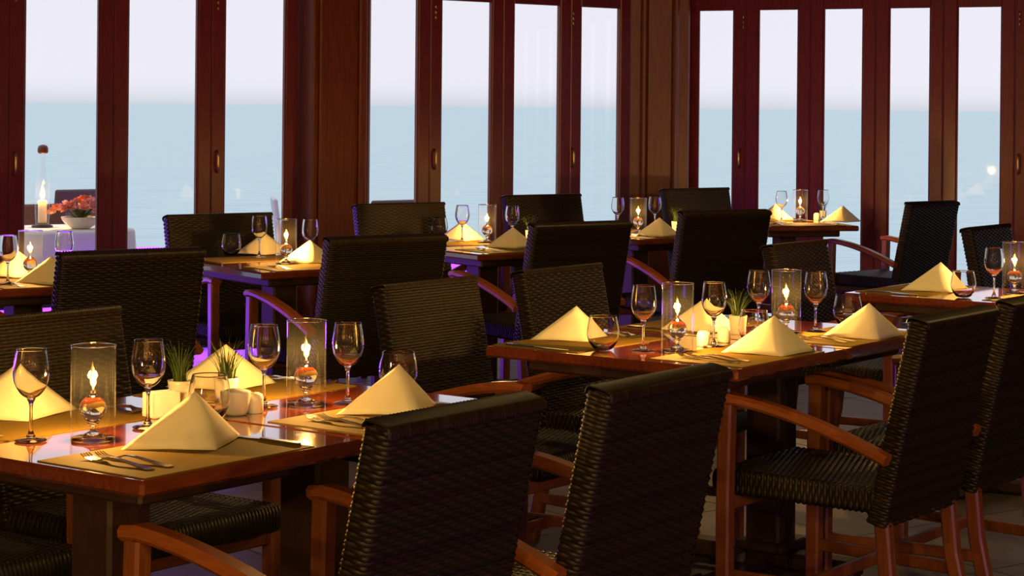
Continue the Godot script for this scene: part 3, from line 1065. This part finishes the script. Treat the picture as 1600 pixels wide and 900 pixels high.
	# terrace chairs: high wicker backs beyond the table, and a pale chair
	var chairs := [
		[118.0, 288.0, 0.62, 0.70, "brown wicker terrace chair beyond the flower bowl", "patio_wicker"],
		[18.0, 310.0, 0.62, 0.45, "brown wicker terrace chair beside the tall terrace lamp", "patio_wicker"],
		[661.0, 308.0, 0.6, 0.66, "brown terrace chair beyond the window post above a glowing cube", "patio_wicker"]]
	for c in chairs:
		var p := at(c[0], c[1], 0.75)
		terrace_chair(Vector3(p.x, -0.15, p.z), 0.66 + (PI if c[0] > 600.0 else 0.0), c[2], c[4], M[c[5]])
	var wp := at(480, 300, 0.76)
	terrace_chair(Vector3(wp.x, -0.15, wp.z), -1.4, 0.46, "pale violet-grey slim terrace chair seen edge-on against the wide wooden post", M.chair_fabric)

func terrace_chair(where: Vector3, turn: float, w: float, label: String, m: Material) -> void:
	var t := thing("terrace_chair", label, "chair", where, turn, "terrace chairs")
	var st := mesh()
	cbox(st, Vector3(0, 0.66, 0.24), Vector3(w, 0.50, 0.035), 0.012, Transform3D(Basis(Vector3(1, 0, 0), 0.14), Vector3(0, 0, -0.1)))
	part("backrest", done(st), m, t)
	part("seat", cb(Vector3(0, 0.43, 0), Vector3(w, 0.06, 0.46), 0.014), m, t)
	for sx in [-1.0, 1.0]:
		for sz in [-1.0, 1.0]:
			part("leg", cb(Vector3(sx * (w / 2.0 - 0.03), 0.205, sz * 0.19), Vector3(0.035, 0.41, 0.035), 0.005), m, t)

# ------------------------------------------------------------------
func build_tables() -> void:
	var r1 := deg_to_rad(ROW1)
	var r2 := deg_to_rad(ROW2)
	# ---- tables: [centre, turn, label]
	var table := make_table()
	var t_at := [
		[row1(0.315, -0.425), r1, "glossy reddish table whose outer corner holds the paired forks and candle"],
		[row1(0.950, -0.425), r1, "glossy reddish table pushed against the one with paired forks, under two wicker backs"],
		[row1(2.445, -0.40), r1, "glossy table with white salt shakers glowing beside its candle"],
		[row1(3.080, -0.40), r1, "glossy table joined behind the salt shaker table, its napkin by a violet-tinted glass"],
		[row1(4.745, -0.425), r1, "table with one napkin and stemless glass before the tall window doors"],
		[Vector3(-1.93, 0, -8.12), r2, "candlelit table in front of the terrace flowers"],
		[Vector3(-1.02, 0, -9.05), r2, "candlelit table before the wide wooden column, its rim lit violet"],
		[Vector3(-0.14, 0, -10.22), r2, "candlelit table between the column and the third window post, violet glow beneath"],
		[Vector3(0.69, 0, -11.42), r2, "candlelit table before the corner post of the room"],
		[Vector3(1.70, 0, -12.72), deg_to_rad(14.0), "candlelit table standing alone against the sea windows"]]
	for k in t_at.size():
		var a: Array = t_at[k]
		if k == 0:
			table.position = a[0]
			table.rotation.y = a[1]
			tag(table, a[2], "table")
		else:
			copy(table, a[0], a[1], a[2])
	# ---- chairs: [px of top left, px of top right, facing away (1) or towards us (-1), wide, turn or -1, label]
	var narrow := make_chair(0.47)
	var wide := make_chair(0.55)
	var first := {0: true, 1: true}
	var n1 := -1.0
	var chairs := [
		[row1(0.31, 0.50, 0.9), 1, 0, r1, "wicker armchair drawn up to the setting with paired forks, its broad back in full view"],
		[row1(0.925, 0.55, 0.9), 1, 0, r1, "wicker armchair backing onto the gap before the salt shaker table"],
		[row1(2.575, 0.45, 0.9), 1, 0, r1, "wicker armchair at the salt shaker table, its bent wooden arm and seat in side view"],
		[row1(3.20, 0.43, 0.9), 1, 0, r1, "wicker armchair just behind the one in side view, back edge hidden by it"],
		[row1(0.95, -1.37, 0.9), -1, 0, r1, "wicker armchair facing out across the table with two potted grasses"],
		[row1(0.30, -1.37, 0.9), -1, 0, r1, "wicker armchair facing the paired forks from across the table"],
		[row1(2.38, -1.25, 0.9), -1, 0, r1, "wicker armchair facing out, behind the gold napkin and stemless glass"],
		[row1(3.12, -1.265, 0.9), -1, 0, r1, "wicker armchair facing out behind the napkin on the salt shaker table's end"],
		[row1(4.87, -1.30, 0.9), -1, 0, r1, "wicker armchair facing out, behind the violet-tinted candle and wine glass"],
		[row1(6.62, -1.22, 0.9), -1, 0, r1, "wicker armchair facing out before the last window door with a handle"],
		[(at(100, 395, 0.92) + at(310, 388, 0.92)) / 2.0, 1, 1, r2, "dark wide wicker armchair at the table in front of the terrace flowers"],
		[(at(510, 373, 0.92) + at(695, 365, 0.92)) / 2.0, 1, 1, r2, "dark wide wicker armchair at the violet-rimmed table, its arm lit violet"],
		[(at(823, 351, 0.92) + at(990, 345, 0.92)) / 2.0, 1, 1, r2, "dark wide wicker armchair between the violet-lit table and the corner-post table"],
		[(at(1062, 331, 0.92) + at(1203, 328, 0.92)) / 2.0, 1, 1, deg_to_rad(30.0), "dark wide wicker armchair backing onto us before the sea table"],
		[(at(262, 337, 0.92) + at(417, 332, 0.92)) / 2.0, -1, 1, r2, "wide wicker armchair facing out against the sea window beside the wooden column"],
		[(at(553, 319, 0.92) + at(692, 317, 0.92)) / 2.0, -1, 1, r2, "wide wicker armchair facing out, overlapping the right edge of the wooden column"],
		[(at(785, 306, 0.92) + at(905, 303, 0.92)) / 2.0, -1, 1, r2, "wide wicker armchair facing out in front of a handled sea-window post"],
		[(at(1036, 296, 0.92) + at(1133, 293, 0.92)) / 2.0, -1, 1, r2, "wide wicker armchair facing out in front of the room's corner post"],
		[(at(1405, 317, 0.9) + at(1508, 314, 0.9)) / 2.0, 1, 0, deg_to_rad(41.0), "lone dark wicker armchair with bent arms silhouetted against the sea windows"]]
	for c in chairs:
		var proto := wide if c[2] else narrow
		var back := across(rad_to_deg(c[3])) * float(c[1])
		var o: Vector3 = c[0] - back * (0.368 if c[2] else 0.36)
		o.y = 0.0
		var turn: float = c[3] + (0.0 if c[1] > 0 else PI)
		if first[c[2]]:
			first[c[2]] = false
			proto.position = o
			proto.rotation.y = turn
			proto.scale = Vector3.ONE * (1.022 if c[2] else 1.0)
			tag(proto, c[4], "chair", "wicker armchairs around the tables")
		else:
			copy(proto, o, turn, c[4], "wicker armchairs around the tables")
	# ---- place settings
	var glass := make_wine()
	var tumbler := make_tumbler()
	var candle := make_candle()
	var napkin := make_napkin()
	var fork := make_fork()
	var knife := make_knife()
	var pmat := make_mat()
	var plant := make_plant()
	var shaker := make_shaker()
	var caddy := make_caddy()
	var dish := make_bowl()
	var started := {}
	var put := func(proto: Node3D, where: Vector3, turn: float, label: String, group: String) -> Node3D:
		if not started.has(proto):
			started[proto] = true
			proto.position = where
			proto.rotation.y = turn
			tag(proto, label, "", group)
			return proto
		return copy(proto, where, turn, label, group)
	var TOP := TABLE_H
	var MATTOP := TABLE_H + 0.0022
	# wine glasses [x, y, label]
	for g in [[48, 688, "wine glass beside the lit candle nearest the paired forks, before a half-hidden napkin"],
		[231, 668, "wine glass behind the front napkin, next to the potted grasses"],
		[412, 635, "wine glass between the shaker and the second candle on the table with potted grasses"],
		[543, 630, "wine glass between the second candle and the single fork"],
		[1005, 548, "wine glass beside the stemless glass and gold napkin at the table edge"],
		[1115, 541, "wine glass standing before the small salt shakers"],
		[1185, 516, "wine glass before the candle with a violet edge, beside the dark plant"],
		[1274, 518, "wine glass behind the violet-edged candle, nearer the violet stemless glass"],
		[1553, 466, "wine glass beside a candle on the table with one napkin before the windows"],
		[12, 444, "wine glass half cut off beside the candle before the terrace flowers"],
		[100, 436, "wine glass against the violet terrace cloth"],
		[405, 402, "wine glass before the leaning napkin on the violet-rimmed table"],
		[484, 408, "wine glass behind the triangular napkin on the violet-rimmed table"],
		[722, 378, "wine glass with a violet glint in front of the cut-away napkin by the cube glow"],
		[800, 379, "wine glass behind the napkin nearest the handled sea-window post"],
		[965, 360, "wine glass against the sea strip beside the corner post"],
		[1023, 358, "wine glass against the dark corner post"],
		[1221, 346, "wine glass holding violet light, between the far napkins on the sea table"],
		[1286, 343, "wine glass holding violet light, beside small flowerpots on the sea table"]]:
		put.call(glass, at(g[0], g[1], MATTOP), 0.0, g[2], "wine glasses on the tables").scale = Vector3.ONE * 0.96
	for g in [[622, 612, "stemless glass behind the napkin by the single fork, only its rim showing"],
		[327, 654, "stemless glass between the potted grasses and the front napkin"],
		[942, 546, "stemless glass in front of the gold napkin at the table edge"],
		[1178, 536, "stemless glass half behind the napkin on the salt shaker table"],
		[1324, 508, "stemless glass shining violet beside the outermost napkin"],
		[1505, 464, "stemless glass in front of the napkin before the tall window doors"],
		[361, 398, "stemless glass on the violet-rimmed table's far edge"],
		[686, 368, "stemless glass beside the cut-away napkin near the cube glow"]]:
		put.call(tumbler, at(g[0], g[1], MATTOP), 0.0, g[2], "stemless glasses on the tables")
	for g in [[145, 688, "lit oil candle in a clear cylinder beside the paired forks"],
		[478, 633, "lit oil candle in a clear cylinder between two wine glasses, by the single fork"],
		[1058, 550, "lit oil candle in a clear cylinder beside the salt shakers"],
		[1228, 521, "lit oil candle in a violet-edged cylinder behind the tall front napkin"],
		[1585, 459, "lit oil candle beside a wine glass on the table before the window doors"],
		[47, 439, "lit oil candle on the table in front of the terrace flowers"],
		[447, 413, "lit oil candle on the violet-rimmed table"],
		[761, 380, "lit oil candle on the table with violet glow beneath"],
		[997, 365, "lit oil candle in front of the corner post"],
		[1250, 346, "lit oil candle on the table against the sea windows"]]:
		put.call(candle, at(g[0], g[1], TOP), 0.0, g[2], "lit oil candles on the tables")
	# napkins [x, y, turn relative to facing the camera, label, scale]
	for g in [[309, 697, 42.0, "big gold napkin pyramid beside the paired forks", 0.94],
		[628, 644, 40.0, "gold napkin pyramid beside the single fork, above a wicker back", 0.92],
		[29, 652, 30.0, "gold napkin pyramid behind the outermost wine glass", 1.0],
		[354, 606, 20.0, "gold napkin pyramid behind the potted grasses", 0.9],
		[903, 531, 26.0, "gold napkin pyramid with a stemless glass before it", 0.86],
		[1211, 553, 12.0, "gold napkin pyramid in front of the violet-edged candle", 0.92],
		[1360, 528, 14.0, "gold napkin pyramid beside the violet stemless glass", 0.90],
		[1102, 517, 15.0, "gold napkin pyramid behind a wine glass and salt shakers", 0.86],
		[1472, 455, 15.0, "gold napkin pyramid alone before the tall window doors", 0.95],
		[80, 443, 10.0, "dull gold napkin pyramid against a dark wicker back before the terrace", 0.9],
		[26, 432, 10.0, "dull gold napkin behind the candle before the terrace flowers", 0.9],
		[484, 411, 10.0, "napkin pyramid beside the candle on the violet-rimmed table", 0.86],
		[413, 397, 10.0, "napkin pyramid behind a wine glass on the violet-rimmed table", 0.86],
		[802, 387, 10.0, "pale napkin pyramid in front of the candle before the third window post", 0.86],
		[722, 376, 10.0, "yellow napkin pyramid half hidden by a dark chair near the cube glow", 0.86],
		[1031, 369, 10.0, "pale napkin pyramid in front of the corner post", 0.86],
		[1318, 347, 8.0, "olive napkin pyramid on the sea table, nearest the lone armchair", 0.86],
		[1212, 344, 8.0, "orange-lit napkin at the far end of the sea table", 0.86]]:
		var o: Node3D = put.call(napkin, at(g[0], g[1], MATTOP), deg_to_rad(g[2]), g[3], "folded napkins on the tables")
		o.scale = Vector3.ONE * float(g[4])
	# place mats: per table row
	for g in [[0.255, -0.165, r1, "gold woven placemat under the paired forks"], [0.905, -0.165, r1, "gold woven placemat under the single fork"], [0.35, -0.695, r1, "gold woven placemat under the half-hidden napkin by the outermost wine glass"], [1.00, -0.695, r1, "gold woven placemat behind the potted grasses"],
		[2.42, -0.14, r1, "gold woven placemat under the napkin before the violet-edged candle"], [3.06, -0.14, r1, "gold woven placemat beside the violet stemless glass"], [2.40, -0.67, r1, "gold woven placemat under the stemless glass at the table edge"], [3.05, -0.67, r1, "gold woven placemat behind the salt shakers"],
		[4.73, -0.68, r1, "gold woven placemat on the table before the tall window doors"], [4.73, -0.16, r1, "gold woven placemat beside the candle before the tall window doors"]]:
		put.call(pmat, row1(g[0], g[1], TOP), g[2], g[3], "woven placemats on the tables")
	for k in range(5, 10):
		var a: Array = t_at[k]
		var nm: String = ["before the terrace flowers", "on the violet-rimmed table", "on the table with violet glow beneath", "on the table before the corner post", "on the sea table"][k - 5]
		for s in [1.0, -1.0]:
			put.call(pmat, a[0] + Vector3(0, TOP, 0) + across(rad_to_deg(a[1])) * 0.255 * s, a[1], "woven placemat %s, %s side" % [nm, "seaward" if s < 0 else "inner"], "woven placemats on the tables")
	# cutlery: forks on the sitter's left, knife on the right
	var sets := [[0.255, -0.155, 1.0, "the big gold napkin"], [0.905, -0.155, 1.0, "the napkin above a wicker back"], [2.42, -0.13, 1.0, "the napkin before the violet-edged candle"], [3.06, -0.13, 1.0, "the napkin by the violet stemless glass"],
		[0.38, -0.695, -1.0, "the half-hidden outermost napkin"], [1.00, -0.695, -1.0, "the napkin behind the potted grasses"], [2.40, -0.67, -1.0, "the napkin with a stemless glass before it"], [3.05, -0.67, -1.0, "the napkin behind the salt shakers"], [4.73, -0.68, -1.0, "the napkin before the tall window doors"]]
	for g in sets:
		var sd: float = g[2]
		var turn := r1 + (0.0 if sd > 0 else PI)
		put.call(fork, row1(g[0] - sd * (0.128 if sd > 0 else 0.168), g[1], MATTOP), turn + 0.05, "steel fork, inner of two, by %s" % g[3], "forks on the tables")
		put.call(fork, row1(g[0] - sd * (0.166 if sd > 0 else 0.207), g[1] - sd * 0.006, MATTOP), turn - 0.03, "steel fork, outer of two, by %s" % g[3], "forks on the tables")
		put.call(knife, row1(g[0] + sd * 0.222, g[1], MATTOP), turn, "steel knife by %s" % g[3], "knives on the tables")
	for k in range(5, 10):
		var a: Array = t_at[k]
		var nm: String = ["before the terrace flowers", "on the violet-rimmed table", "on the table with violet glow beneath", "on the table before the corner post", "on the sea table"][k - 5]
		var nn: Vector3 = across(rad_to_deg(a[1]))
		var aa: Vector3 = along(rad_to_deg(a[1]))
		put.call(fork, a[0] + Vector3(0, MATTOP, 0) + nn * 0.27 - aa * 0.15, a[1], "steel fork %s" % nm, "forks on the tables")
		put.call(knife, a[0] + Vector3(0, MATTOP, 0) + nn * 0.27 + aa * 0.19, a[1], "steel knife %s" % nm, "knives on the tables")
	# plants, shakers, holders
	for g in [[281, 636, "small potted grass beside the sachet holder and front wine glass", 1.0], [354, 631, "small potted grass beside the covered dish", 1.0], [1152, 522, "small dark potted grass between two wine glasses by the salt shakers", 0.95], [1057, 363, "small potted grass before the corner post", 1.0], [829, 378, "small potted grass half hidden by a wicker back near the third window post", 1.0], [1286, 341, "small potted grass beside the napkin on the sea table", 0.8]]:
		var o: Node3D = put.call(plant, at(g[0], g[1], TOP), g[0] * 1.7, g[2], "potted grasses on the tables")
		o.scale = Vector3.ONE * float(g[3])
	for g in [[398, 645, "white salt shaker beside the covered dish"], [1099, 541, "white salt shaker glowing beside the candle, shorter of the pair in view"], [1131, 535, "white salt shaker behind the front wine glass, next to the potted grass"], [1276, 344, "white salt shaker lit orange on the sea table"]]:
		put.call(shaker, at(g[0], g[1], TOP), 0.0, g[2], "salt shakers on the tables")
	put.call(caddy, at(252, 651, TOP), 0.7, "white sachet holder behind the front wine glass, glowing by candlelight", "")
	put.call(dish, at(368, 648, TOP), 0.0, "covered white dish beside the salt shaker and potted grass", "")
